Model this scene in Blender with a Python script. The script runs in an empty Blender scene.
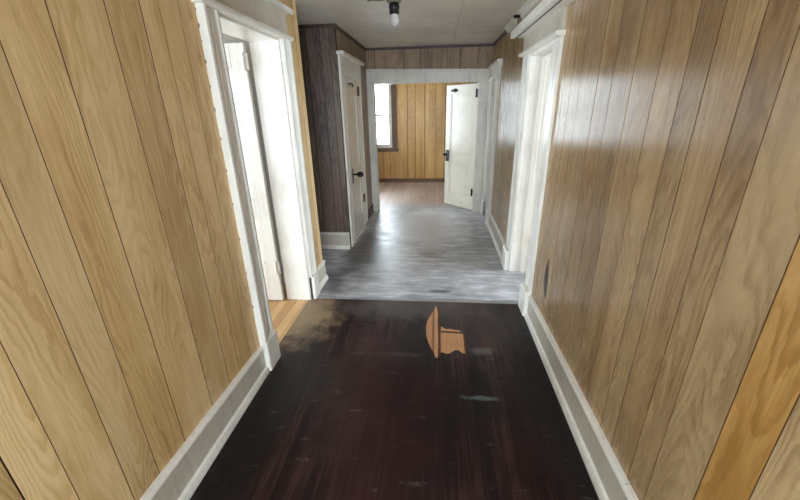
import bpy, bmesh, math, random
from mathutils import Matrix, Vector
random.seed(7)
U = 1.12                      # metres per layout unit
scene = bpy.context.scene
COL = scene.collection

# ------------------------------------------------------------------ helpers
class MB:
    def __init__(s):
        s.v = []; s.f = []; s.m = []; s.r = []
    def face(s, idx, m=0, r=0.0):
        s.f.append(idx); s.m.append(m); s.r.append(r)
    def box(s, x0, x1, y0, y1, z0, z1, m=0, r=0.0):
        b = len(s.v)
        for z in (z0, z1):
            for x, y in ((x0, y0), (x1, y0), (x1, y1), (x0, y1)):
                s.v.append((x, y, z))
        for q in ((3, 2, 1, 0), (4, 5, 6, 7), (0, 1, 5, 4), (1, 2, 6, 5), (2, 3, 7, 6), (3, 0, 4, 7)):
            s.face([b + i for i in q], m, r)
        return s
    def prism(s, prof, axis, t0, t1, m=0, r=0.0):
        """extrude closed 2D profile along axis; prof is (x,z) for axis y, (y,z) for axis x, (x,y) for axis z"""
        b = len(s.v); n = len(prof)
        for t in (t0, t1):
            for p, q in prof:
                s.v.append({'y': (p, t, q), 'x': (t, p, q), 'z': (p, q, t)}[axis])
        s.face(list(range(b, b + n)), m, r)
        s.face(list(range(b + 2 * n - 1, b + n - 1, -1)), m, r)
        for i in range(n):
            j = (i + 1) % n
            s.face([b + i, b + n + i, b + n + j, b + j], m, r)
        return s
    def lathe(s, prof, c, axis='z', n=24, m=0):
        """prof list of (radius, height along axis)"""
        b = len(s.v)
        for rr, h in prof:
            for k in range(n):
                a = 2 * math.pi * k / n
                u, w = rr * math.cos(a), rr * math.sin(a)
                o = {'z': (u, w, h), 'x': (h, u, w), 'y': (u, h, w)}[axis]
                s.v.append((c[0] + o[0], c[1] + o[1], c[2] + o[2]))
        for i in range(len(prof) - 1):
            for k in range(n):
                k2 = (k + 1) % n
                s.face([b + i * n + k, b + i * n + k2, b + (i + 1) * n + k2, b + (i + 1) * n + k], m)
        s.face([b + k for k in range(n)][::-1], m)
        s.face([b + (len(prof) - 1) * n + k for k in range(n)], m)
        return s
    def tube(s, pts, rad, n=8, m=0):
        pts = [Vector(p) for p in pts]; b = len(s.v)
        for i, p in enumerate(pts):
            d = (pts[min(i + 1, len(pts) - 1)] - pts[max(i - 1, 0)]).normalized()
            a = d.orthogonal().normalized(); c = d.cross(a)
            for k in range(n):
                t = 2 * math.pi * k / n
                s.v.append(tuple(p + rad * (math.cos(t) * a + math.sin(t) * c)))
        for i in range(len(pts) - 1):
            for k in range(n):
                k2 = (k + 1) % n
                s.face([b + i * n + k, b + i * n + k2, b + (i + 1) * n + k2, b + (i + 1) * n + k], m)
        s.face([b + k for k in range(n)][::-1], m); s.face([b + (len(pts) - 1) * n + k for k in range(n)], m)
        return s
    def build(s, name, mats, parent=None, bevel=0.0, smooth=False, structure=False, label=None, cat=None, loc=None, rz=0.0, seg=1):
        me = bpy.data.meshes.new(name)
        me.from_pydata([(x * U, y * U, z * U) for x, y, z in s.v], [], s.f)
        if not isinstance(mats, (list, tuple)): mats = [mats]
        for mm in mats: me.materials.append(mm)
        at = me.attributes.new('rnd', 'FLOAT', 'FACE')
        for i, p in enumerate(me.polygons):
            p.material_index = s.m[i]; p.use_smooth = smooth
            at.data[i].value = s.r[i]
        bm = bmesh.new(); bm.from_mesh(me)
        bmesh.ops.recalc_face_normals(bm, faces=bm.faces[:])
        bm.to_mesh(me); bm.free()
        o = bpy.data.objects.new(name, me); COL.objects.link(o)
        if parent is not None: o.parent = parent
        if loc is not None: o.location = [c * U for c in loc]
        o.rotation_euler = (0, 0, rz)
        if bevel:
            bv = o.modifiers.new('bevel', 'BEVEL'); bv.width = bevel; bv.segments = seg
            bv.limit_method = 'ANGLE'; bv.angle_limit = math.radians(40)
        if structure: o['kind'] = 'structure'
        if label: o['label'] = label
        if cat: o['category'] = cat
        return o

def S(mb, name, mats, label=None, cat=None, **k):
    return mb.build(name, mats, structure=True, label=label, cat=cat, **k)

# ------------------------------------------------------------------ materials
def hexc(r, g, b):
    f = lambda c: (c / 255 / 12.92) if c / 255 <= .04045 else ((c / 255 + .055) / 1.055) ** 2.4
    return (f(r), f(g), f(b), 1.0)

class NT:
    def __init__(s, name):
        s.mat = bpy.data.materials.new(name); s.mat.use_nodes = True
        s.t = s.mat.node_tree; s.n = s.t.nodes; s.n.clear()
        s.out = s.n.new('ShaderNodeOutputMaterial')
        s.p = s.n.new('ShaderNodeBsdfPrincipled')
        s.l(s.p.outputs[0], s.out.inputs[0])
    def l(s, a, b): s.t.links.new(a, b)
    def add(s, typ, **kw):
        nd = s.n.new(typ)
        for k, v in kw.items():
            if isinstance(k, str) and hasattr(nd, k): setattr(nd, k, v)
        return nd
    def put(s, sock, val):
        if isinstance(val, bpy.types.NodeSocket): s.l(val, sock)
        elif isinstance(val, tuple) and sock.type == 'RGBA': sock.default_value = val
        else: sock.default_value = val
    def math(s, op, a, b=0.0, c=None, clamp=False):
        nd = s.n.new('ShaderNodeMath'); nd.operation = op; nd.use_clamp = clamp
        s.put(nd.inputs[0], a); s.put(nd.inputs[1], b)
        if c is not None: s.put(nd.inputs[2], c)
        return nd.outputs[0]
    def mix(s, f, a, b, mode='MIX'):
        nd = s.n.new('ShaderNodeMix'); nd.data_type = 'RGBA'; nd.blend_type = mode
        s.put(nd.inputs[0], f); s.put(nd.inputs[6], a); s.put(nd.inputs[7], b)
        return nd.outputs[2]
    def ramp(s, f, stops, interp='LINEAR'):
        nd = s.n.new('ShaderNodeValToRGB'); nd.color_ramp.interpolation = interp
        e = nd.color_ramp.elements
        while len(e) < len(stops): e.new(0.5)
        for i, (p, c) in enumerate(stops):
            e[i].position = p; e[i].color = c if len(c) == 4 else (*c, 1)
        s.put(nd.inputs[0], f); return nd.outputs[0]
    def rng(s, v, a, b, c=0.0, d=1.0):
        nd = s.n.new('ShaderNodeMapRange'); nd.clamp = True
        nd.interpolation_type = 'SMOOTHSTEP'
        s.put(nd.inputs[0], v)
        for i, q in enumerate((a, b, c, d)): s.put(nd.inputs[i + 1], q)
        return nd.outputs[0]
    def xyz(s):
        tc = s.n.new('ShaderNodeTexCoord'); sp = s.n.new('ShaderNodeSeparateXYZ')
        s.l(tc.outputs['Object'], sp.inputs[0]); s.co = tc.outputs['Object']
        return sp.outputs
    def vec(s, x, y, z):
        nd = s.n.new('ShaderNodeCombineXYZ')
        for i, q in enumerate((x, y, z)): s.put(nd.inputs[i], q)
        return nd.outputs[0]
    def noise(s, v, scale, detail=2.0, rough=.5, dist=0.0):
        nd = s.n.new('ShaderNodeTexNoise')
        s.put(nd.inputs['Vector'], v); nd.inputs['Scale'].default_value = scale
        nd.inputs['Detail'].default_value = detail; nd.inputs['Roughness'].default_value = rough
        nd.inputs['Distortion'].default_value = dist
        return nd.outputs[0]
    def bump(s, h, strength, dist=.01):
        nd = s.n.new('ShaderNodeBump'); nd.inputs['Strength'].default_value = strength
        nd.inputs['Distance'].default_value = dist; s.put(nd.inputs['Height'], h)
        s.l(nd.outputs[0], s.p.inputs['Normal'])
    def set(s, **kw):
        for k, v in kw.items(): s.put(s.p.inputs[k.replace('_', ' ')], v)
        return s

def wood_panel(name, light, mid, dark, rough=.3, spec=.5, tone=.22, coat=0.0):
    m = NT(name); x, y, z = m.xyz()
    at = m.add('ShaderNodeAttribute'); at.attribute_name = 'rnd'; rnd = at.outputs['Fac']
    u = m.math('ADD', x, y)
    ro = m.math('MULTIPLY', rnd, 53.0)
    # cathedral figure: contour lines of a slow, tall noise
    v1 = m.vec(m.math('MULTIPLY', u, 5.0), ro, m.math('MULTIPLY', z, .75))
    n1 = m.noise(v1, 1.0, 1.6, .45, .15)
    fib = m.noise(m.vec(m.math('MULTIPLY', u, 150.0), ro, m.math('MULTIPLY', z, 9.0)), 1.0, 3, .65)
    wob = m.noise(m.vec(m.math('MULTIPLY', u, 24.0), ro, m.math('MULTIPLY', z, 10.0)), 1.0, 3, .6)
    ph = m.math('ADD', m.math('MULTIPLY', n1, 26.0), m.math('MULTIPLY', wob, 1.3))
    fr = m.math('FRACT', ph)
    line = m.math('MULTIPLY', m.rng(fr, .25, .82), m.rng(fr, .88, 1.0, 1, 0))   # late-wood lines
    patch = m.noise(m.vec(m.math('MULTIPLY', u, 4.0), ro, m.math('MULTIPLY', z, .9)), 1.0, 3, .55)
    where = m.noise(m.vec(m.math('MULTIPLY', u, 6.0), m.math('ADD', ro, 9.0), m.math('MULTIPLY', z, 1.3)), 1.0, 2, .5)
    streak = m.noise(m.vec(m.math('MULTIPLY', u, 20.0), ro, m.math('MULTIPLY', z, .5)), 1.0, 3, .6)
    f = m.math('MULTIPLY', m.math('MULTIPLY', line, m.rng(where, .34, .62, .25, 1.0)), .24)
    f = m.math('ADD', f, m.math('MULTIPLY', m.rng(patch, .32, .68), .34))
    f = m.math('ADD', f, m.math('MULTIPLY', m.rng(streak, .3, .7), .20))
    f = m.math('ADD', f, m.math('MULTIPLY', m.rng(fib, .25, .75), .20))
    c = m.ramp(f, [(.18, light), (.52, mid), (.92, dark)])
    tint = m.math('ADD', m.math('MULTIPLY', m.math('FRACT', m.math('MULTIPLY', rnd, 7.31)), tone), 1.0 - tone * .55)
    cm = m.n.new('ShaderNodeMix'); cm.data_type = 'RGBA'; cm.blend_type = 'MULTIPLY'
    cm.inputs[0].default_value = 1.0
    m.l(c, cm.inputs[6]); m.l(m.vec(tint, tint, tint), cm.inputs[7])
    m.set(Base_Color=cm.outputs[2], Roughness=m.math('ADD', m.math('MULTIPLY', fib, .08), rough - .04))
    m.p.inputs['Specular IOR Level'].default_value = spec
    m.p.inputs['Coat Weight'].default_value = coat
    m.p.inputs['Coat Roughness'].default_value = rough * .7
    sl = m.noise(m.vec(m.math('MULTIPLY', u, 60.0), ro, m.math('MULTIPLY', z, .8)), 1.0, 2, .6)
    m.bump(m.math('ADD', sl, m.math('MULTIPLY', fib, .2)), .06, .003)
    m.p.inputs['Anisotropic'].default_value = .8      # fine vertical grain spreads highlights sideways
    m.l(m.vec(1.0, 1.0, 0.0), m.p.inputs['Tangent'])
    return m.mat

def plain(name, col, rough=.5, metal=0.0, spec=.5):
    m = NT(name); m.xyz()
    n = m.noise(m.co, 14.0, 3, .6)
    c = m.mix(m.math('MULTIPLY', n, .35), col, tuple(v * .7 for v in col[:3]) + (1,))
    m.set(Base_Color=c, Roughness=rough, Metallic=metal)
    m.p.inputs['Specular IOR Level'].default_value = spec
    return m.mat

def paint(name, col, dirt, rough=.35, dirt_amt=.5, chips=True, bump=.12):
    m = NT(name); x, y, z = m.xyz()
    n = m.noise(m.co, 3.5, 4, .6)
    st = m.noise(m.vec(m.math('MULTIPLY', x, 40.0), m.math('MULTIPLY', y, 40.0), m.math('MULTIPLY', z, 3.0)), 1.0, 3, .6)
    f = m.math('MULTIPLY', m.rng(m.math('ADD', m.math('MULTIPLY', n, .6), m.math('MULTIPLY', st, .4)), .42, .72), dirt_amt)
    c = m.mix(f, col, dirt)
    if chips:
        ch = m.noise(m.co, 22.0, 4, .62)
        c = m.mix(m.math('MULTIPLY', m.rng(ch, .71, .75), .8), c, hexc(96, 80, 66))
    m.set(Base_Color=c, Roughness=rough)
    m.bump(st, bump, .003)
    return m.mat

M = {}
M['panel'] = wood_panel('pale wood panelling', hexc(222, 192, 144), hexc(200, 166, 114), hexc(164, 126, 78), .32, .5)
M['panel_right'] = wood_panel('glossy wood panelling', hexc(196, 168, 126), hexc(164, 134, 96), hexc(126, 98, 66), .27, .6)
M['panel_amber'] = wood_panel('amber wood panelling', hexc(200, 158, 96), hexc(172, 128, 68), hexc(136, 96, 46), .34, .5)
M['panel_shaded'] = wood_panel('shaded wood panelling', hexc(164, 140, 116), hexc(138, 116, 98), hexc(104, 84, 70), .32, .5)  # same panelling wood, darkened to put the hall-end shade in its colour
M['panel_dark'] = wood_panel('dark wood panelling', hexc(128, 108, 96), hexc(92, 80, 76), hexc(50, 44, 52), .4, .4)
M['panel_far'] = wood_panel('honey wood panelling', hexc(222, 182, 120), hexc(204, 160, 100), hexc(172, 126, 74), .35, .4)
M['groove'] = plain('dark groove', hexc(98, 64, 38), .8)
M['plaster'] = plain('plaster', hexc(176, 170, 160), .8)
M['white'] = paint('white gloss paint', hexc(236, 233, 226), hexc(190, 182, 170), .28)
M['grey_paint'] = paint('old white paint', hexc(222, 217, 208), hexc(176, 168, 158), .36, .6)
M['door_gloss'] = paint('smooth white door paint', hexc(236, 229, 214), hexc(200, 190, 174), .2, .5, bump=.02)
M['door_gloss'].node_tree.nodes['Principled BSDF'].inputs['Specular IOR Level'].default_value = .3
M['base_flat'] = paint('shade-toned white paint', hexc(200, 192, 178), hexc(160, 148, 134), .45, .6)  # greyed white: carries the shade of door friezes and baseboard flats
M['brown_trim'] = plain('brown trim', hexc(112, 84, 62), .45)
M['dark_trim'] = plain('dark brown trim', hexc(70, 52, 42), .45)
M['black'] = plain('black iron', hexc(24, 22, 24), .35, .3)
M['steel'] = plain('worn nickel plate', hexc(128, 132, 138), .35, .3)
M['brass'] = plain('tarnished brass', hexc(150, 118, 60), .4, .7)
M['porcelain'] = plain('white ceramic', hexc(200, 198, 190), .3)
M['wire'] = plain('grey wire', hexc(120, 116, 100), .6)
M['bare'] = None

def ceiling_mat():
    m = NT('ceiling board'); x, y, z = m.xyz()
    n = m.noise(m.co, 2.2, 4, .6); n2 = m.noise(m.co, 26.0, 3, .6)
    c = m.mix(m.rng(n, .35, .7), hexc(222, 214, 202), hexc(204, 196, 184))
    c = m.mix(m.math('MULTIPLY', n2, .25), c, hexc(184, 176, 164))
    m.set(Base_Color=c, Roughness=.6); m.bump(n2, .2, .004); return m.mat
M['ceiling'] = ceiling_mat()

def plank_floor(name, c1, c2, c3, rough, width=.062, dust=None, worn=None, spec=.5):  # worn: scuff and dust zones, also painted reflection haze
    m = NT(name); x, y, z = m.xyz()
    k = m.math('DIVIDE', x, width); idx = m.math('FLOOR', k); fr = m.math('FRACT', k)
    wn = m.add('ShaderNodeTexWhiteNoise'); wn.noise_dimensions = '1D'; m.l(idx, wn.inputs['W'])
    rv = wn.outputs[0]
    st = m.noise(m.vec(m.math('MULTIPLY', x, 55.0), m.math('MULTIPLY', y, 2.2), m.math('MULTIPLY', rv, 20)), 1.0, 4, .6)
    big = m.noise(m.vec(m.math('MULTIPLY', x, 1.6), m.math('MULTIPLY', y, .9), 3.1), 1.6, 4, .6)
    f = m.math('ADD', m.math('MULTIPLY', m.rng(st, .25, .75), .42), m.math('MULTIPLY', rv, .30))
    f = m.math('ADD', f, m.math('MULTIPLY', m.rng(big, .3, .7), .30))
    c = m.ramp(f, [(.2, c1), (.5, c2), (.9, c3)])
    seam = m.math('ADD', m.rng(fr, .0, .035, 1, 0), m.rng(fr, .965, 1.0, 0, 1))
    c = m.mix(m.math('MULTIPLY', seam, .75), c, tuple(v * .3 for v in c1[:3]) + (1,))
    ro = m.math('ADD', m.math('MULTIPLY', m.rng(big, .3, .7), .22), rough)
    if worn:                                     # scuffs, dust, darker margins and painted reflection haze, with ragged outlines
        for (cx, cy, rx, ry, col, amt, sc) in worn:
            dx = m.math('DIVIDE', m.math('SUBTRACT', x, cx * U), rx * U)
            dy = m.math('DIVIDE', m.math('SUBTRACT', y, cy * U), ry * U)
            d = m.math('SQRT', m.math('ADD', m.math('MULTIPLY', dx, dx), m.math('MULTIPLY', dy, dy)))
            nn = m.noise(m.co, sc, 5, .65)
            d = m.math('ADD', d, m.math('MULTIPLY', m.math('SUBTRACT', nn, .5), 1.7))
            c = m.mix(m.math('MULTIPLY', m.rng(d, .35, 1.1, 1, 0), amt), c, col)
    if dust:
        sc = m.noise(m.vec(m.math('MULTIPLY', x, 9.0), m.math('MULTIPLY', y, 26.0), .3), 1.0, 5, .68)
        c = m.mix(m.math('MULTIPLY', m.rng(sc, .60, .74), .35), c, dust)
        sp = m.noise(m.co, 60.0, 3, .6)
        c = m.mix(m.math('MULTIPLY', m.rng(sp, .70, .76), .5), c, dust)
    m.set(Base_Color=c, Roughness=ro); m.p.inputs['Specular IOR Level'].default_value = spec
    m.bump(m.math('SUBTRACT', st, m.math('MULTIPLY', seam, 1.5)), .18, .004)
    return m.mat
M['floor_dark'] = plank_floor('dark stained floorboards', hexc(11, 5, 6), hexc(30, 11, 12), hexc(74, 46, 45), .36, .062, spec=.32,
    dust=hexc(120, 112, 108), worn=[(-1.0, 2.36, .30, .46, hexc(146, 122, 94), .85, 7.0), (.32, 2.02, .10, .05, hexc(120, 120, 116), .7, 14.0), (.27, 1.60, .12, .02, hexc(96, 112, 112), .8, 14.0), (-.3, 1.95, .3, .03, hexc(80, 66, 64), .6, 10.0), (-.45, 1.75, .25, .6, hexc(84, 60, 56), .4, 4.0),
          (.30, 2.30, .35, .5, hexc(88, 76, 74), .4, 4.0), (-.2, 2.55, .8, .22, hexc(92, 84, 82), .5, 6.0), (-.25, 1.4, .35, .8, hexc(52, 17, 18), .55, 3.0), (-.9, 1.4, .16, .9, hexc(20, 19, 21), .8, 4.0), (.58, 1.7, .14, 1.0, hexc(20, 18, 19), .8, 4.0)])  # pale zones by the far edge paint in reflected haze
def scuffed_floor():
    m = NT('grey scuffed floor'); x, y, z = m.xyz()
    st = m.noise(m.vec(m.math('MULTIPLY', x, 2.2), m.math('MULTIPLY', y, 16.0), 0.0), 1.0, 5, .62, .4)
    big = m.noise(m.co, 1.7, 4, .6)
    bl = m.noise(m.vec(m.math('MULTIPLY', x, 5.0), m.math('MULTIPLY', y, 9.0), 1.0), 1.0, 4, .65)
    f = m.math('ADD', m.math('MULTIPLY', m.rng(st, .3, .7), .42), m.math('MULTIPLY', m.rng(big, .3, .7), .30))
    f = m.math('ADD', f, m.math('MULTIPLY', m.rng(bl, .32, .68), .30))
    c = m.ramp(f, [(.12, hexc(124, 124, 128)), (.5, hexc(166, 166, 171)), (.88, hexc(212, 213, 218))])
    for (cx, cy, rx, ry, col, amt, sc) in ((-.80, 3.75, .24, .85, hexc(64, 60, 60), .8, 3.0), (-.12, 4.7, .55, 1.1, hexc(222, 224, 230), .85, 3.0), (.05, 2.83, .13, .035, hexc(44, 42, 44), .85, 9.0), (-.95, 2.95, .22, .25, hexc(84, 80, 78), .7, 4.0), (.1, 2.66, 1.2, .06, hexc(92, 88, 88), .6, 7.0)):  # large pale oval paints in light reflected from the end room
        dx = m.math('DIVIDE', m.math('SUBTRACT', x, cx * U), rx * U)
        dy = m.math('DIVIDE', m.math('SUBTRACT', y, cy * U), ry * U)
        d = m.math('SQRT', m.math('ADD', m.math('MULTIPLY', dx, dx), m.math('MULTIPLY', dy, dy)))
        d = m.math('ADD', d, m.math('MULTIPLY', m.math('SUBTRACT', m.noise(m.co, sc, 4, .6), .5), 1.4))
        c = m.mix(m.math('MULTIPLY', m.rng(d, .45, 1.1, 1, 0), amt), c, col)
    m.set(Base_Color=c, Roughness=m.math('ADD', m.math('MULTIPLY', m.rng(bl, .3, .7), .16), .30)); m.p.inputs['Specular IOR Level'].default_value = .95
    m.bump(m.math('ADD', st, m.math('MULTIPLY', bl, .7)), .3, .005)
    return m.mat
M['floor_grey'] = scuffed_floor()
M['floor_far'] = plank_floor('brown floorboards', hexc(178, 158, 146), hexc(200, 180, 166), hexc(218, 200, 188), .33, .08, worn=[(-.1, 5.6, 1.2, .42, hexc(176, 174, 174), .9, 5.0)], dust=hexc(180, 170, 160))
M['floor_tan'] = plank_floor('tan floorboards', hexc(176, 134, 88), hexc(200, 158, 108), hexc(220, 182, 136), .4, .08)
M['bare'] = plank_floor('bare floorboard wood', hexc(178, 126, 86), hexc(202, 150, 106), hexc(216, 168, 124), .55, .5)

def glass():
    m = NT('window glass'); m.n.remove(m.p)
    tr = m.add('ShaderNodeBsdfTransparent'); tr.inputs[0].default_value = (.94, .97, .98, 1)
    gl = m.add('ShaderNodeBsdfGlossy'); gl.inputs['Roughness'].default_value = .02
    fr = m.add('ShaderNodeFresnel'); fr.inputs[0].default_value = 1.45
    mx = m.add('ShaderNodeMixShader'); m.l(fr.outputs[0], mx.inputs[0]); m.l(tr.outputs[0], mx.inputs[1]); m.l(gl.outputs[0], mx.inputs[2])
    m.l(mx.outputs[0], m.out.inputs[0]); return m.mat
M['glass'] = glass()
def bulb_mat():
    m = NT('frosted bulb glass'); m.set(Base_Color=hexc(235, 235, 235), Roughness=.18)
    m.p.inputs['Transmission Weight'].default_value = .55
    return m.mat
M['bulb'] = bulb_mat()

# ------------------------------------------------------------------ layout numbers (h units)
L, R, H = -1.03, .715, 2.215
YC, YH, YF = 3.82, 5.40, 7.70          # closet front, header wall, far wall
CX = -.955                             # closet side face
OL0, OL1, OLH = 1.87, 2.64, 1.93       # left opening
OR0, OR1, ORH = 2.62, 3.30, 1.86       # right opening
OS0, OS1, OSH = 4.80, 5.24, 1.80       # small door on right wall
OC0, OC1, OCH = 4.02, 4.70, 1.80       # closet door
HX0, HX1, HZ = -.88, .565, 1.80       # header opening

PT, GAP = .004, .0021                  # plank thickness, half groove
AMBER = (.632, .36, -.15, -.95)
def planks(mb, axis, face, sign, a0, a1, z0, z1, edges, m=0):
    """boards on a wall face; sign is the direction the boards stand off the wall"""
    es = [a0] + [e for e in edges if a0 + .004 < e < a1 - .004] + [a1]
    for i in range(len(es) - 1):
        gw = lambda e: GAP * (2.4 if axis == 'x' else 1.0) * (.55 + .6 * ((math.sin(e * 57.3 + face) * 917.3) % 1.0))
        g0 = gw(es[i]) if i > 0 else 0; g1 = gw(es[i + 1]) if i < len(es) - 2 else 0
        p, q = es[i] + g0, es[i + 1] - g1
        lo, hi = sorted((face, face - sign * PT))
        rr = (math.sin(es[i] * 91.7 + 3 * face) * 437.585) % 1.0
        nf = len(mb.f)
        mi = 3 if (face == R and any(abs(es[i] - k) < .01 for k in AMBER)) else m
        if axis == 'y': mb.box(lo, hi, p, q, z0, z1, mi, rr)
        else: mb.box(p, q, lo, hi, z0, z1, m, rr)
        k0, k1 = (nf + 2, nf + 4) if axis == 'y' else (nf + 5, nf + 3)
        if g0: mb.m[k0] = 1
        if g1: mb.m[k1] = 1

def backing(mb, axis, face, sign, th, a0, a1, z0, z1, m=1):
    lo, hi = sorted((face - sign * PT, face - sign * th))
    if axis == 'y': mb.box(lo, hi, a0, a1, z0, z1, m)
    else: mb.box(a0, a1, lo, hi, z0, z1, m)

def run(mb, axis, face, sign, th, a0, a1, z0, z1, edges):
    planks(mb, axis, face, sign, a0, a1, z0, z1, edges)
    backing(mb, axis, face, sign, th, a0, a1, z0, z1)

LE = [-2.1, -1.85, -1.7, -1.45, -1.2, -1.1, -.85, -.7, -.45, -.3, -.05, .1, .3, .43, .54, .64, .777, .893, 1.043, 1.243, 1.40, 1.50, 1.62, 2.1, 2.3, 2.5, 2.95]
RE = [-2.1, -1.9, -1.6, -1.45, -1.2, -.95, -.8, -.55, -.4, -.15, 0, .2, .36, .5, .632, .751, .911, 1.01, 1.148, 1.25, 1.395, 1.56, 1.73, 1.88, 2.10, 2.235, 2.36, 2.8, 3.0, 3.2, 3.6, 3.75, 3.9, 4.05, 4.22, 4.4, 4.55, 4.9, 5.1, 5.3]

# ------------------------------------------------------------------ floor and ceiling
mb = MB(); mb.box(L - .02, R + .2, -1.85, 2.65, -.06, 0); fl = S(mb, 'floor', M['floor_dark'], 'dark maroon stained floorboards of the near hallway', 'floor')
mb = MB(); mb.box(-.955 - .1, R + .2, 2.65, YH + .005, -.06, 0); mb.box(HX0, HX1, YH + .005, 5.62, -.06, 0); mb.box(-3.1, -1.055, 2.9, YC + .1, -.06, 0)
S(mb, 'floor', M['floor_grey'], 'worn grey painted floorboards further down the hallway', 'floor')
mb = MB(); mb.box(-2.5, 2.1, 5.62, YF + .15, -.06, 0); mb.box(-2.5, HX0, YH + .005, 5.62, -.06, 0); mb.box(HX1, 2.1, YH + .005, 5.62, -.06, 0); S(mb, 'floor', M['floor_far'], 'brown floorboards of the bright room at the end', 'floor')
mb = MB(); mb.box(-4.1, L - .02, -.7, 2.9, -.06, 0); S(mb, 'floor', M['floor_tan'], 'tan floorboards inside the left doorway', 'floor')
mb = MB(); mb.box(R + .2, 3.7, 1.5, 4.7, -.06, 0); S(mb, 'floor', M['floor_tan'], 'tan floorboards inside the right doorway', 'floor')
mb = MB(); mb.box(-4.1, 3.7, -1.85, YF + .15, H, H + .08); ce = S(mb, 'ceiling', M['ceiling'], 'dull off-white ceiling over hallway and rooms', 'ceiling')
mb = MB()
mb.box(.172, .192, -1.7, YH - .02, H - .004, H, 0)
mb.build('ceiling_seam', M['base_flat'], ce)

# bare wood patch worn into the near floor
bp = [(.020, 2.585), (.002, 2.52), (-.022, 2.44), (-.046, 2.36), (-.055, 2.28), (-.050, 2.18), (-.036, 2.10), (-.015, 2.03), (.004, 1.985), (.016, 1.935), (.028, 1.93), (.034, 2.05), (.033, 2.2), (.030, 2.35), (.032, 2.47)]
mb = MB(); mb.prism(bp, 'z', .0, .0012); mb.build('bare_wood_patch', M['bare'], fl)
bp = [(.050, 1.985), (.062, 1.99), (.085, 1.975), (.11, 1.985), (.14, 2.015), (.165, 2.02), (.185, 1.995), (.204, 1.985), (.206, 2.10), (.206, 2.205), (.13, 2.208), (.05, 2.212)]
mb = MB(); mb.prism(bp, 'z', .0, .0012); mb.build('bare_wood_patch', M['bare'], fl)
bp = [(.050, 2.235), (.12, 2.232), (.19, 2.228), (.19, 2.245), (.15, 2.25), (.12, 2.262), (.09, 2.256), (.07, 2.275), (.056, 2.29)]
mb = MB(); mb.prism(bp, 'z', .0, .0012); mb.build('bare_wood_patch', M['bare'], fl)
mb = MB()
for a in ((.036, .047, 1.95, 2.50), (.05, .205, 2.213, 2.227), (.207, .217, 1.98, 2.22)):
    mb.box(a[0], a[1], a[2], a[3], 0, .0010)
mb.build('board_seam', M['groove'], fl)

# ------------------------------------------------------------------ walls
PM = lambda k: [M[k], M['groove'], M['plaster']]
mb = MB()
run(mb, 'y', L, 1, .20, -1.7, OL0, 0, H, LE)
run(mb, 'y', L, 1, .20, OL0, OL1, OLH, H, LE)
run(mb, 'y', L, 1, .20, OL1, 3.03, 0, H, LE)
wl = S(mb, 'wall_left', PM('panel'), 'pale wood panelled wall on the left with an open doorway', 'wall')
mb = MB()
run(mb, 'y', R, -1, .17, -1.7, OR0, 0, H, RE)
run(mb, 'y', R, -1, .17, OR0, OR1, ORH, H, RE)
run(mb, 'y', R, -1, .17, OR1, OS0, 0, H, RE)
run(mb, 'y', R, -1, .17, OS0, OS1, OSH, H, RE)
run(mb, 'y', R, -1, .17, OS1, YH, 0, H, RE)
wr = S(mb, 'wall_right', PM('panel_right') + [M['panel_amber']], 'glossy wood panelled wall on the right', 'wall')
# torn streak low on the right wall
mb = MB(); mb.prism([(2.15, .33), (2.20, .35), (2.235, .43), (2.225, .50), (2.19, .59), (2.165, .50), (2.16, .42)], 'x', R - .0015, R)
mb.build('gouge', M['dark_trim'], wr)
# recess corridor and closet
mb = MB()
mb.box(-3.1, L - .20, 2.9, 3.03, 0, H, 2); mb.box(-3.1, -3.0, 3.03, YC, 0, H, 2)
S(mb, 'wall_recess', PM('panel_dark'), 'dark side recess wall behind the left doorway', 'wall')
CE = [-2.6, -2.2, -1.9, -1.6, -1.4, -1.235, -1.10, -1.012]
mb = MB(); run(mb, 'x', YC, -1, .06, -3.0, CX - .0, 0, H, CE)
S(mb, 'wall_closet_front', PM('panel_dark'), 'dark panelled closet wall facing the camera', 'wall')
mb = MB()
SE = [3.95, 4.2, 4.45, 4.95, 5.1, 5.25]
run(mb, 'y', CX, 1, .06, YC + .06, OC0, 0, H, SE); run(mb, 'y', CX, 1, .06, OC0, OC1, OCH, H, SE); run(mb, 'y', CX, 1, .06, OC1, YH, 0, H, SE)
S(mb, 'wall_closet_side', PM('panel_shaded'), 'shaded wood panelled closet wall with the closed white door', 'wall')
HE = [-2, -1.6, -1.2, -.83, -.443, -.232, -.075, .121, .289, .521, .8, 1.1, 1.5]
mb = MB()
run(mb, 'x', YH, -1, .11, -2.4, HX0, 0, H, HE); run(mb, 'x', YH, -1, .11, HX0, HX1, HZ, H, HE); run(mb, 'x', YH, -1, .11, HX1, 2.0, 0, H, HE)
S(mb, 'wall_header', PM('panel_shaded'), 'shaded wood panelled wall above the wide end opening', 'wall')
# far room
WX0, WX1, WZ0, WZ1 = -1.62, -.895, .70, 1.96
FE = [-2.2, -1.95, -1.75, -1.55, -1.3, -1.092, -.95, -.581, -.427, -.235, -.026, .164, .4, .6, .85, 1.1, 1.3, 1.6]
mb = MB()
run(mb, 'x', YF, -1, .12, -2.4, WX0, 0, H, FE); run(mb, 'x', YF, -1, .12, WX1, 2.0, 0, H, FE)
run(mb, 'x', YF, -1, .12, WX0, WX1, 0, WZ0, FE); run(mb, 'x', YF, -1, .12, WX0, WX1, WZ1, H, FE)
S(mb, 'wall_far', PM('panel_far'), 'honey panelled wall of the bright end room', 'wall')

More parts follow.
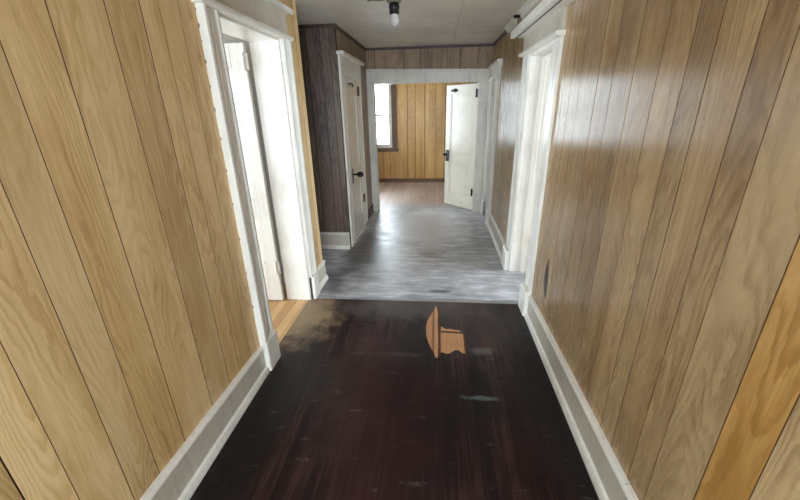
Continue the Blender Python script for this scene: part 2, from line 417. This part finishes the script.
def wall_with_window(name, axis, c0, c1, a0, a1, w0, w1, z0, z1, mat='plaster', label=None):
    mb = MB()
    def bx(p, q, r, s):
        if q - p < 1e-4: return
        if axis == 'y': mb.box(c0, c1, p, q, r, s)
        else: mb.box(p, q, c0, c1, r, s)
    bx(a0, w0, 0, H); bx(w1, a1, 0, H); bx(w0, w1, 0, z0); bx(w0, w1, z1, H)
    return S(mb, name, M[mat], label, 'wall')
wall_with_window('wall_far_left', 'y', -2.5, -2.4, YH, YF, 5.68, 6.7, .6, 2.0)
mb = MB(); mb.box(2.0, 2.1, YH, YF, 0, H); S(mb, 'wall_far_right', M['plaster'])
wall_with_window('wall_back', 'x', -1.8, -1.7, L - .20, R + .17, -.9, .6, .2, 1.75)
wall_with_window('wall_left_room_outer', 'y', -4.1, -4.0, -.6, 2.9, .2, 2.2, .4, 2.05)
wall_with_window('wall_left_room_near', 'x', -.7, -.6, -4.0, L - .20, -2.6, -2.0, .6, 2.0)
mb = MB(); mb.box(-4.1, -3.1, 2.9, 3.03, 0, H); S(mb, 'wall_left_room_end', M['plaster'])
wall_with_window('wall_right_room_outer', 'y', 3.6, 3.7, 1.6, 4.6, 1.8, 3.8, .4, 2.05)
mb = MB(); mb.box(R + .17, 3.6, 1.5, 1.6, 0, H); S(mb, 'wall_right_room_near', M['plaster'])
mb = MB(); mb.box(R + .17, 3.7, 4.6, 4.7, 0, H); S(mb, 'wall_right_room_end', M['plaster'])

# ------------------------------------------------------------------ windows
def window(name, axis, c, a0, a1, z0, z1, label, sign):
    """double-hung sash: frame, two sashes, glass.  c is the wall mid plane; sign points into the room"""
    fw = .035
    def bx(mb, p, q, r, s, d0, d1):
        lo, hi = sorted((c + sign * d0, c + sign * d1))
        if axis == 'y': mb.box(lo, hi, p, q, r, s)
        else: mb.box(p, q, lo, hi, r, s)
    mb = MB()
    bx(mb, a0, a0 + fw, z0, z1, -.04, .045); bx(mb, a1 - fw, a1, z0, z1, -.04, .045)
    bx(mb, a0 + fw, a1 - fw, z0, z0 + fw, -.04, .045); bx(mb, a0 + fw, a1 - fw, z1 - fw, z1, -.04, .045)
    top = S(mb, name, M['white'], label, 'window', bevel=.003)
    zm = (z0 + z1) / 2
    for r0, r1, d in ((z0 + fw, zm + .02, .005), (zm - .02, z1 - fw, -.025)):
        mb = MB(); p, q = a0 + fw, a1 - fw; w = .035
        bx(mb, p, p + w, r0, r1, d, d + .025); bx(mb, q - w, q, r0, r1, d, d + .025)
        bx(mb, p + w, q - w, r0, r0 + w, d, d + .025); bx(mb, p + w, q - w, r1 - w, r1, d, d + .025)
        sh = mb.build('sash', M['white'], top, bevel=.003)
        mb = MB(); bx(mb, p + w, q - w, r0 + w, r1 - w, d + .010, d + .014); mb.build('pane', M['glass'], sh)
    return top
win = window('window_1', 'x', YF + .06, WX0, WX1, WZ0, WZ1, 'white sash window with bright panes in the honey panelled end wall', -1)
mb = MB()
mb.box(WX0 - .10, WX0, YF - .02, YF, WZ0, WZ1 + .1); mb.box(WX1, WX1 + .10, YF - .02, YF, WZ0, WZ1 + .1)
mb.box(WX0, WX1, YF - .02, YF, WZ1, WZ1 + .1); mb.box(WX0 - .12, WX1 + .12, YF - .03, YF, WZ0 - .075, WZ0)
mb.build('window_trim', M['brown_trim'], win, bevel=.004)
window('window_2', 'y', -2.45, 5.68, 6.7, .6, 2.0, None, 1)
window('fill_window_3', 'x', -1.75, -.9, .6, .2, 1.75, None, 1)  # unseen window added behind the camera, sized to brighten the near walls
window('window_4', 'y', -4.05, .2, 2.2, .4, 2.05, None, 1)
window('fill_window_6', 'x', -.65, -2.6, -2.0, .6, 2.0, None, 1)  # unseen second window, added to brighten the left jamb and door
window('window_5', 'y', 3.65, 1.8, 3.8, .4, 2.05, None, -1)

# ------------------------------------------------------------------ baseboards
def base_prof(face, sign):                # profile in (distance, z): shoe, flat board, cap bead
    P = [(0, 0), (.036, 0), (.036, .018), (.030, .036), (.018, .042), (.018, .166), (.024, .170), (.027, .177), (.024, .184), (.012, .190), (0, .192)]
    return [(face + sign * d, z) for d, z in P]
def baseboard(name, axis, face, sign, a0, a1, label=None, m='white', taper=False):
    mb = MB(); P = base_prof(face, sign); n = len(P)
    cuts = [a0, .55, a1] if taper else [a0, a1]          # long boards are built taller towards the near end
    for c0, c1 in zip(cuts[:-1], cuts[1:]):
        b = len(mb.v); mb.prism(P, axis, c0, c1)
        mb.m[len(mb.f) - n + 4] = 1
        if taper:
            for k in range(b, len(mb.v)):
                x, y, z = mb.v[k]; mb.v[k] = (x, y, z * (.97 + .20 * (a1 - max(y, .55)) / (a1 - .55)))
    return S(mb, name, [M[m], M['base_flat']], label, 'baseboard')
baseboard('baseboard_left', 'y', L, 1, -1.7, 1.735, 'moulded white baseboard along the near left wall', taper=True)
baseboard('baseboard_right', 'y', R, -1, -1.7, 2.462, 'moulded white baseboard along the near right wall', taper=True)
b = baseboard('baseboard_corner', 'y', L, 1, 2.75, 3.035, 'short white baseboard block beside the left doorway')
baseboard('baseboard_right_far', 'y', R, -1, 3.455, 4.66, 'white baseboard between the two right doorways')
baseboard('baseboard_closet', 'x', YC, -1, -3.0, CX - .002, 'white baseboard under the dark closet wall')
mb = MB(); mb.box(CX, CX + .015, 4.875, YH - .03, 0, .12); S(mb, 'baseboard_closet_side', M['dark_trim'], 'dark scuffed baseboard beside the closet door', 'baseboard', bevel=.003)
mb = MB(); mb.box(-2.4, 2.0, YF - .02, YF, 0, .075); S(mb, 'baseboard_far', M['brown_trim'], 'low brown baseboard of the end room', 'baseboard', bevel=.003)

# ------------------------------------------------------------------ door surrounds
def casing_prof(a_out, a_in, face, sign, axis, pr=1.0):
    """casing cross-section: backband on the outer edge, ribs, flat"""
    s = 1 if a_in > a_out else -1; w = abs(a_in - a_out)
    pts = [(0, 0), (0, .040), (.018, .042), (.026, .034), (.030, .024), (w * .42, .022), (w * .47, .030), (w * .53, .022), (w * .80, .022), (w * .85, .030), (w * .95, .030), (w, .022), (w, 0)]
    pts = [(a, d * pr) for a, d in pts]
    if axis == 'y': return [(face + sign * d, a_out + s * a) for a, d in pts]
    return [(a_out + s * a, face + sign * d) for a, d in pts]

def surround(name, face, sign, o0, o1, oh, cw0, cw1, depth, label, frieze=.12, cap_out=.085, mat='white', plinth=True, cap=True, end=(0, 0), bead=True, stop=True, shelf=0.0, pr=1.0, fmat=None):
    """door surround on a wall whose normal is along x; returns the top-level trim"""
    m = M[mat]
    lo, hi = sorted((face, face - sign * depth))
    mb = MB(); t = .022
    mb.box(lo, hi, o0 - .001, o0 + t, 0, oh); mb.box(lo, hi, o1 - t, o1 + .001, 0, oh); mb.box(lo, hi, o0 + t, o1 - t, oh - t, oh)
    # stops
    c = (lo + hi) / 2 - .02 * sign
    if stop:
        mb.box(c - .02, c + .02, o0 + t, o0 + t + .014, 0, oh - t); mb.box(c - .02, c + .02, o1 - t - .014, o1 - t, 0, oh - t); mb.box(c - .02, c + .02, o0 + t + .014, o1 - t - .014, oh - t - .014, oh - t)
    root = S(mb, name, m, label, 'door frame', bevel=.002)
    for a_out, a_in in ((o0 - cw0, o0 + .008), (o1 + cw1, o1 - .008)):
        mb = MB(); mb.prism(casing_prof(a_out, a_in, face, sign, 'y', pr), 'z', .0, oh - .008)
        mb.build('casing', m, root, bevel=.0015)
        if plinth:
            mb = MB(); q = sorted((a_out - (.004 if a_in > a_out else -.004), a_in)); xs = sorted((face, face + sign * .048))
            mb.box(xs[0], xs[1], q[0], q[1], 0, .205); mb.build('plinth', m, root, bevel=.006)
    a0, a1 = o0 - cw0, o1 + cw1
    P = lambda pts: [(face + sign * d, z) for d, z in pts]
    z = oh - .008
    mb = MB()
    if not bead: mb.prism(P([(0, z), (.026, z), (.026, z + .028), (0, z + .028)]), 'y', a0, a1); mb.build('head', m, root)
    else: mb.prism(P([(0, z), (.045, z), (.055, z + .008), (.055, z + .020), (.045, z + .028), (0, z + .028)]), 'y', a0 - .02, a1 + .02); mb.build('bead', m, root)
    z += .028
    mb = MB(); mb.prism(P([(0, z), (.024, z), (.024, z + frieze), (0, z + frieze)]), 'y', a0, a1); mb.build('frieze', M[fmat] if fmat else m, root)
    if cap:
        z += frieze; k = cap_out
        mb = MB()
        if shelf:                              # flat shelf of two boards with a black strip as joint shadow in its underside
            for d0, d1, za, zb in ((0, k * .62, 0, shelf), (k * .70, k, -.003, shelf), (k * .62, k * .70, shelf * .6, shelf)):
                q = sorted((face + sign * d0, face + sign * d1)); mb.box(q[0], q[1], a0 - .05 + end[0], a1 + .05 + end[1], z + za, z + zb)
            cp = mb.build('cap', m, root, bevel=.003)
            if k > .1:
                mb = MB(); q = sorted((face + sign * k * .62, face + sign * k * .70)); mb.box(q[0], q[1], a0 - .05 + end[0], a1 + .04 + end[1], z - .004, z + .002); mb.build('joint_shadow', M['black'], cp)  # black strip filling the joint, standing in for its shadow
        else: mb.prism(P([(0, z), (.028, z), (.036, z + .010), (k * .55, z + .022), (k * .72, z + .034), (k * .72, z + .040), (k, z + .044), (k, z + .066), (k * .9, z + .072), (0, z + .072)]), 'y', a0 - .05 + end[0], a1 + .05 + end[1]); mb.build('cap', m, root)
    return root

surround('trim_1', L, 1, OL0, OL1, OLH, .135, .10, .20, 'chipped white door frame around the left doorway', frieze=.135, cap_out=.06, shelf=.028, stop=False, fmat='base_flat')
surround('trim_2', R, -1, OR0, OR1, ORH, .155, .15, .18, 'white door frame with thick cornice cap in the right wall', frieze=.115, cap_out=.125, shelf=.05, pr=.5, end=(-.2, 0), fmat='base_flat')
surround('trim_3', CX, 1, OC0, OC1, OCH, .155, .17, .06, 'white frame of the closed closet door', frieze=.145, cap_out=.07, shelf=.03, mat='white', bead=False, plinth=False, pr=.5, stop=False)
surround('trim_4', R, -1, OS0, OS1, OSH, .13, .12, .18, 'narrow white door frame beside the wide end opening', frieze=.07, cap_out=.06, mat='grey_paint')
# chips along the near edge of the left door frame
mb = MB()
for z, h, d in ((1.90, .012, .008), (1.84, .020, .012), (1.78, .010, .007), (1.70, .016, .012), (1.60, .010, .008), (1.50, .022, .010), (1.37, .012, .012), (1.22, .016, .008), (1.05, .012, .010), (.86, .016, .009), (.66, .012, .010), (.45, .02, .010)):
    h *= .6; d *= .55; mb.prism([(L + .001, z - h), (L + d * .7, z - h * .5), (L + d, z + h * .2), (L + .001, z + h)], 'y', 1.7335, 1.7352)
mb.build('paint_chips', M['dark_trim'], [o for o in bpy.data.objects if o.name == 'trim_1'][0])
# wide end opening
mb = MB()
mb.box(HX0, HX0 + .02, YH, YH + .11, 0, HZ); mb.box(HX1 - .02, HX1, YH, YH + .11, 0, HZ); mb.box(HX0 + .02, HX1 - .02, YH, YH + .11, HZ - .02, HZ)
hr = S(mb, 'trim_5', M['grey_paint'], 'wide greyish white frame around the end opening', 'door frame', bevel=.002)
for a, b_ in ((HX0 - .085, HX0 + .008), (HX1 + .16, HX1 - .008)):
    mb = MB(); q = sorted((a, b_)); mb.box(q[0], q[1], YH - .022, YH, 0, HZ - .004); mb.build('casing', M['grey_paint'], hr, bevel=.003)
mb = MB(); a, b_, c_, e_ = HZ - .004, HZ - .034, HZ + .165, HZ + .125      # head board is built sloping down to its right end
mb.prism([(CX, a), (R, b_), (R, e_ - .03), (CX, c_ - .03)], 'y', YH - .026, YH); mb.prism([(CX, c_ - .03), (R, e_ - .03), (R, e_), (CX, c_)], 'y', YH - .034, YH)
mb.build('head', M['grey_paint'], hr, bevel=.003)
# ceiling trims
mb = MB(); mb.box(-3.0, CX + .012, YC - .012, YC, H - .03, H); mb.box(CX, CX + .012, YC, YH, H - .03, H); mb.box(CX, R, YH - .012, YH, H - .03, H)
S(mb, 'trim_6', M['dark_trim'], 'thin dark brown trim where panelling meets ceiling', 'trim')
mb = MB(); mb.box(R - .012, R, 4.36, YH - .012, H - .03, H)
S(mb, 'trim_7', M['dark_trim'], 'dark ceiling trim above the right wall', 'trim')
P = [(R, H), (R - .052, H), (R - .052, H - .012), (R - .03, H - .022), (R - .02, H - .045), (R, H - .05)]
mb = MB(); mb.prism(P, 'y', 2.2, 3.68); tr = S(mb, 'trim_8', M['white'], 'broken white ceiling moulding above the right doorway', 'trim')
mb = MB(); mb.prism(P, 'y', 3.93, 4.36); mb.build('loose_end', M['white'], tr)
mb = MB(); mb.box(R - .06, R + 0, 3.78, 3.82, H - .02, H - .001); mb.build('gap_bracket', M['black'], tr, bevel=.003)

# ------------------------------------------------------------------ doors
def door_leaf(name, w, h, t, loc, rz, panels, mat, label, face=-1):
    """leaf in local coords: x 0..w, y 0..t, z 0..h; stiles, rails, recessed panels with moulding"""
    mb = MB()
    xs0, xs1 = panels[0][0], panels[0][1]
    mb.box(0, xs0, 0, t, 0, h); mb.box(xs1, w, 0, t, 0, h)
    zs = [0] + [q for p in panels for q in (p[2], p[3])] + [h]
    for i in range(0, len(zs), 2): mb.box(xs0, xs1, 0, t, zs[i], zs[i + 1])
    d = mb.build(name, M[mat], structure=True, label=label, cat='door', loc=loc, rz=rz, bevel=.0025)
    for x0, x1, z0, z1 in panels:
        mb = MB(); mb.box(x0, x1, t * .35, t * .65, z0, z1); pn = mb.build('panel', M[mat], d)
        mb = MB(); k = .022
        for y0, y1 in ((t * .1, t * .35), (t * .65, t * .9)):
            mb.box(x0, x0 + k, y0, y1, z0, z1); mb.box(x1 - k, x1, y0, y1, z0, z1); mb.box(x0 + k, x1 - k, y0, y1, z0, z0 + k); mb.box(x0 + k, x1 - k, y0, y1, z1 - k, z1)
        mb.build('moulding', M[mat], pn, bevel=.004)
    return d
def knob_set(d, x, z, t, side, knob='black', plate='steel', both=True, stem=.055, r=.026):
    for sg in ((side, -side) if both else (side,)):
        y0 = 0 if sg < 0 else t
        mb = MB(); q = sorted((y0, y0 + sg * .006)); mb.box(x - .036, x + .036, q[0], q[1], z - .085, z + .085); pl = mb.build('lock_plate', M[plate], d, bevel=.003)
        mb = MB(); mb.lathe([(.010, 0), (.010, sg * stem * .55), (r * .7, sg * stem * .6), (r, sg * stem * .85), (r, sg * stem * 1.1), (r * .7, sg * stem * 1.35), (.004, sg * stem * 1.42)], (x, y0 + sg * .006, z + .02), 'y', 20)
        mb.build('knob', M[knob], pl, smooth=True)
def hinges(d, x, zs, t, side, mat='black', hw=.03, hh=.05):
    for z in zs:
        y0 = 0 if side < 0 else t
        mb = MB(); q = sorted((y0, y0 + side * .004)); mb.box(x - hw, x + hw * .4, q[0], q[1], z - hh, z + hh)
        mb.lathe([(.009, -hh * 1.1), (.009, hh * 1.1)], (x + hw * .4, y0 + side * .008, z), 'z', 12)
        mb.build('hinge', M[mat], d)

# open door into the end room: local x from the hinge towards the free edge
ang = math.atan2(5.930 - 5.475, .160 - .575)
DW = math.hypot(5.930 - 5.475, .160 - .575)
# rotate so local +x points to the free edge; local +y then faces the hallway side
d = door_leaf('door_1', DW, 1.75, .035, (.580, 5.46, .010), ang, [(.09, DW - .09, .20, .66), (.09, DW - .09, .80, 1.63)], 'door_gloss', 'white panelled door standing open in the end room', 1)
knob_set(d, DW - .05, .76, .035, 1, 'black', 'black')
hinges(d, .02, (.27, 1.63), .035, 1)
mb = MB(); mb.box(DW - .23, DW - .10, .035, .05, 1.665, 1.69); mb.box(DW - .20, DW - .16, .035, .07, 1.655, 1.70)
mb.build('door_bolt', M['black'], d, bevel=.004)
# closed closet door (faces +x): local x runs towards -y so local -y ... placed with rz=90deg
w = OC1 - OC0 - .05
d = door_leaf('door_2', w, OCH - .035, .035, (CX + .012, OC0 + .025, .010), math.pi / 2, [(.10, w - .10, .20, .70), (.10, w - .10, .85, 1.62)], 'white', 'closed white closet door with black knob and worn plate')
knob_set(d, .07, .755, .035, -1, 'black', 'steel', False, stem=.085, r=.032)
hinges(d, w + .004, (.37, 1.66), .035, -1, 'dark_trim', hw=.04)
mb = MB(); mb.tube([(.10, -.012, 1.715), (.2, -.03, 1.72), (.3, -.02, 1.70), (.34, 0, 1.70)], .008); mb.build('door_hook', M['black'], d)
# left room door folded back against the room side of its jamb
w = .70
d = door_leaf('door_3', w, OLH - .04, .04, (L - .225, OL1 - .02, .010), math.pi, [(.10, w - .10, .20, .72), (.10, w - .10, .86, 1.75)], 'white', 'white door swung open into the left room')
knob_set(d, w - .06, .85, .04, 1, 'black', 'steel')
hinges(d, .0, (.30, 1.78), .04, 1, 'grey_paint', hw=.02)
# closed narrow door in the right wall
w = OS1 - OS0 - .05
d = door_leaf('door_4', w, OSH - .035, .035, (R + .115, OS0 + .025, .010), math.pi / 2, [(.07, w - .07, .20, .72), (.07, w - .07, .86, 1.64)], 'grey_paint', 'narrow white door set back in the right wall near the end')
knob_set(d, .06, .78, .035, 1, 'black', 'steel', False)

# ------------------------------------------------------------------ ceiling light
LX, LY = -.315, 3.05
root = bpy.data.objects.new('ceiling_light', None); COL.objects.link(root); root.location = (LX * U, LY * U, H * U)
root['label'] = 'bare bulb in a black socket hanging from a small ceiling plate'; root['category'] = 'ceiling light'
mb = MB(); mb.lathe([(.052, 0), (.056, -.008), (.054, -.020), (.046, -.030), (.040, -.034)], (0, 0, 0), 'z', 28); mb.build('ceiling_plate', M['wire'], root, smooth=True)
mb = MB(); mb.lathe([(.026, -.034), (.034, -.040), (.038, -.050), (.038, -.070), (.032, -.078), (.036, -.086), (.036, -.098), (.028, -.104)], (0, 0, 0), 'z', 24); sk = mb.build('socket', M['black'], root, smooth=True)
mb = MB(); mb.tube([(-.03, 0, -.062), (-.06, -.005, -.060), (-.075, -.005, -.066)], .007); mb.lathe([(.004, -.092), (.012, -.086), (.012, -.078), (.004, -.074)], (-.085, 0, 0), 'x', 10) if False else None
mb.build('switch_key', M['porcelain'], sk, smooth=True)
mb = MB(); mb.lathe([(.022, -.100), (.026, -.110), (.031, -.125), (.033, -.140), (.032, -.152), (.024, -.166), (.010, -.174), (.002, -.175)], (0, 0, 0), 'z', 28); mb.build('bulb', M['bulb'], root, smooth=True)
mb = MB(); mb.tube([(-.04, 0, -.004), (-.10, .03, -.010), (-.16, .02, -.006), (-.20, .05, -.004)], .004); mb.build('wire', M['wire'], root, smooth=True)

# ------------------------------------------------------------------ daylight
w = bpy.data.worlds.new('sky'); scene.world = w; w.use_nodes = True
bg = w.node_tree.nodes['Background']; bg.inputs[0].default_value = (.86, .935, 1.0, 1); bg.inputs[1].default_value = 9.0
def portal(name, loc, rot, sx, sy):
    l = bpy.data.lights.new(name, 'AREA'); l.shape = 'RECTANGLE'; l.size = sx * U; l.size_y = sy * U
    l.cycles.is_portal = True
    o = bpy.data.objects.new(name, l); COL.objects.link(o); o.location = [c * U for c in loc]; o.rotation_euler = rot
hp = math.pi / 2
portal('daylight', ((WX0 + WX1) / 2, YF + .13, (WZ0 + WZ1) / 2), (-hp, 0, 0), WX1 - WX0, WZ1 - WZ0)       # faces -Y
portal('daylight', (-2.51, 6.19, 1.3), (0, -hp, 0), 1.4, 1.02)      # faces +X
portal('daylight', (-.15, -1.81, .975), (hp, 0, 0), 1.5, 1.55)     # faces +Y
portal('daylight', (-4.11, 1.2, 1.225), (0, -hp, 0), 1.65, 2.0)
portal('daylight', (-2.3, -.71, 1.3), (hp, 0, 0), .6, 1.4)
portal('daylight', (3.71, 2.8, 1.225), (0, hp, 0), 1.65, 2.0)

# ------------------------------------------------------------------ camera
f, VP, xv = 366.0, (437.0, 105.0), 420.0
dY = Vector(((VP[0] - 400) / f, (VP[1] - 250) / f, 1)); dY.normalize()
a = (xv - 400) / f; t = -(a * dY[0] + dY[2]) / dY[1]
dn = Vector((a, t, 1)).normalized(); dx = dn.cross(dY)
right = Vector((dx[0], dY[0], -dn[0])); down = Vector((dx[1], dY[1], -dn[1])); fwd = Vector((dx[2], dY[2], -dn[2]))
cam = bpy.data.cameras.new('camera'); co = bpy.data.objects.new('camera', cam); COL.objects.link(co)
mat = Matrix((right, -down, -fwd)).transposed().to_4x4(); mat.translation = (0, 0, 1.5 * U)
co.matrix_world = mat
cam.sensor_fit = 'HORIZONTAL'; cam.sensor_width = 36; cam.lens = f / 800 * 36; cam.clip_start = .02
scene.camera = co

vs = scene.view_settings
scene.display_settings.display_device = 'sRGB'
vs.view_transform = 'Standard'; vs.look = 'None'; vs.gamma = 1; vs.use_curve_mapping = False
vs.exposure = 1.38
scene.cycles.diffuse_bounces = 6; scene.cycles.max_bounces = 12; scene.cycles.transparent_max_bounces = 16
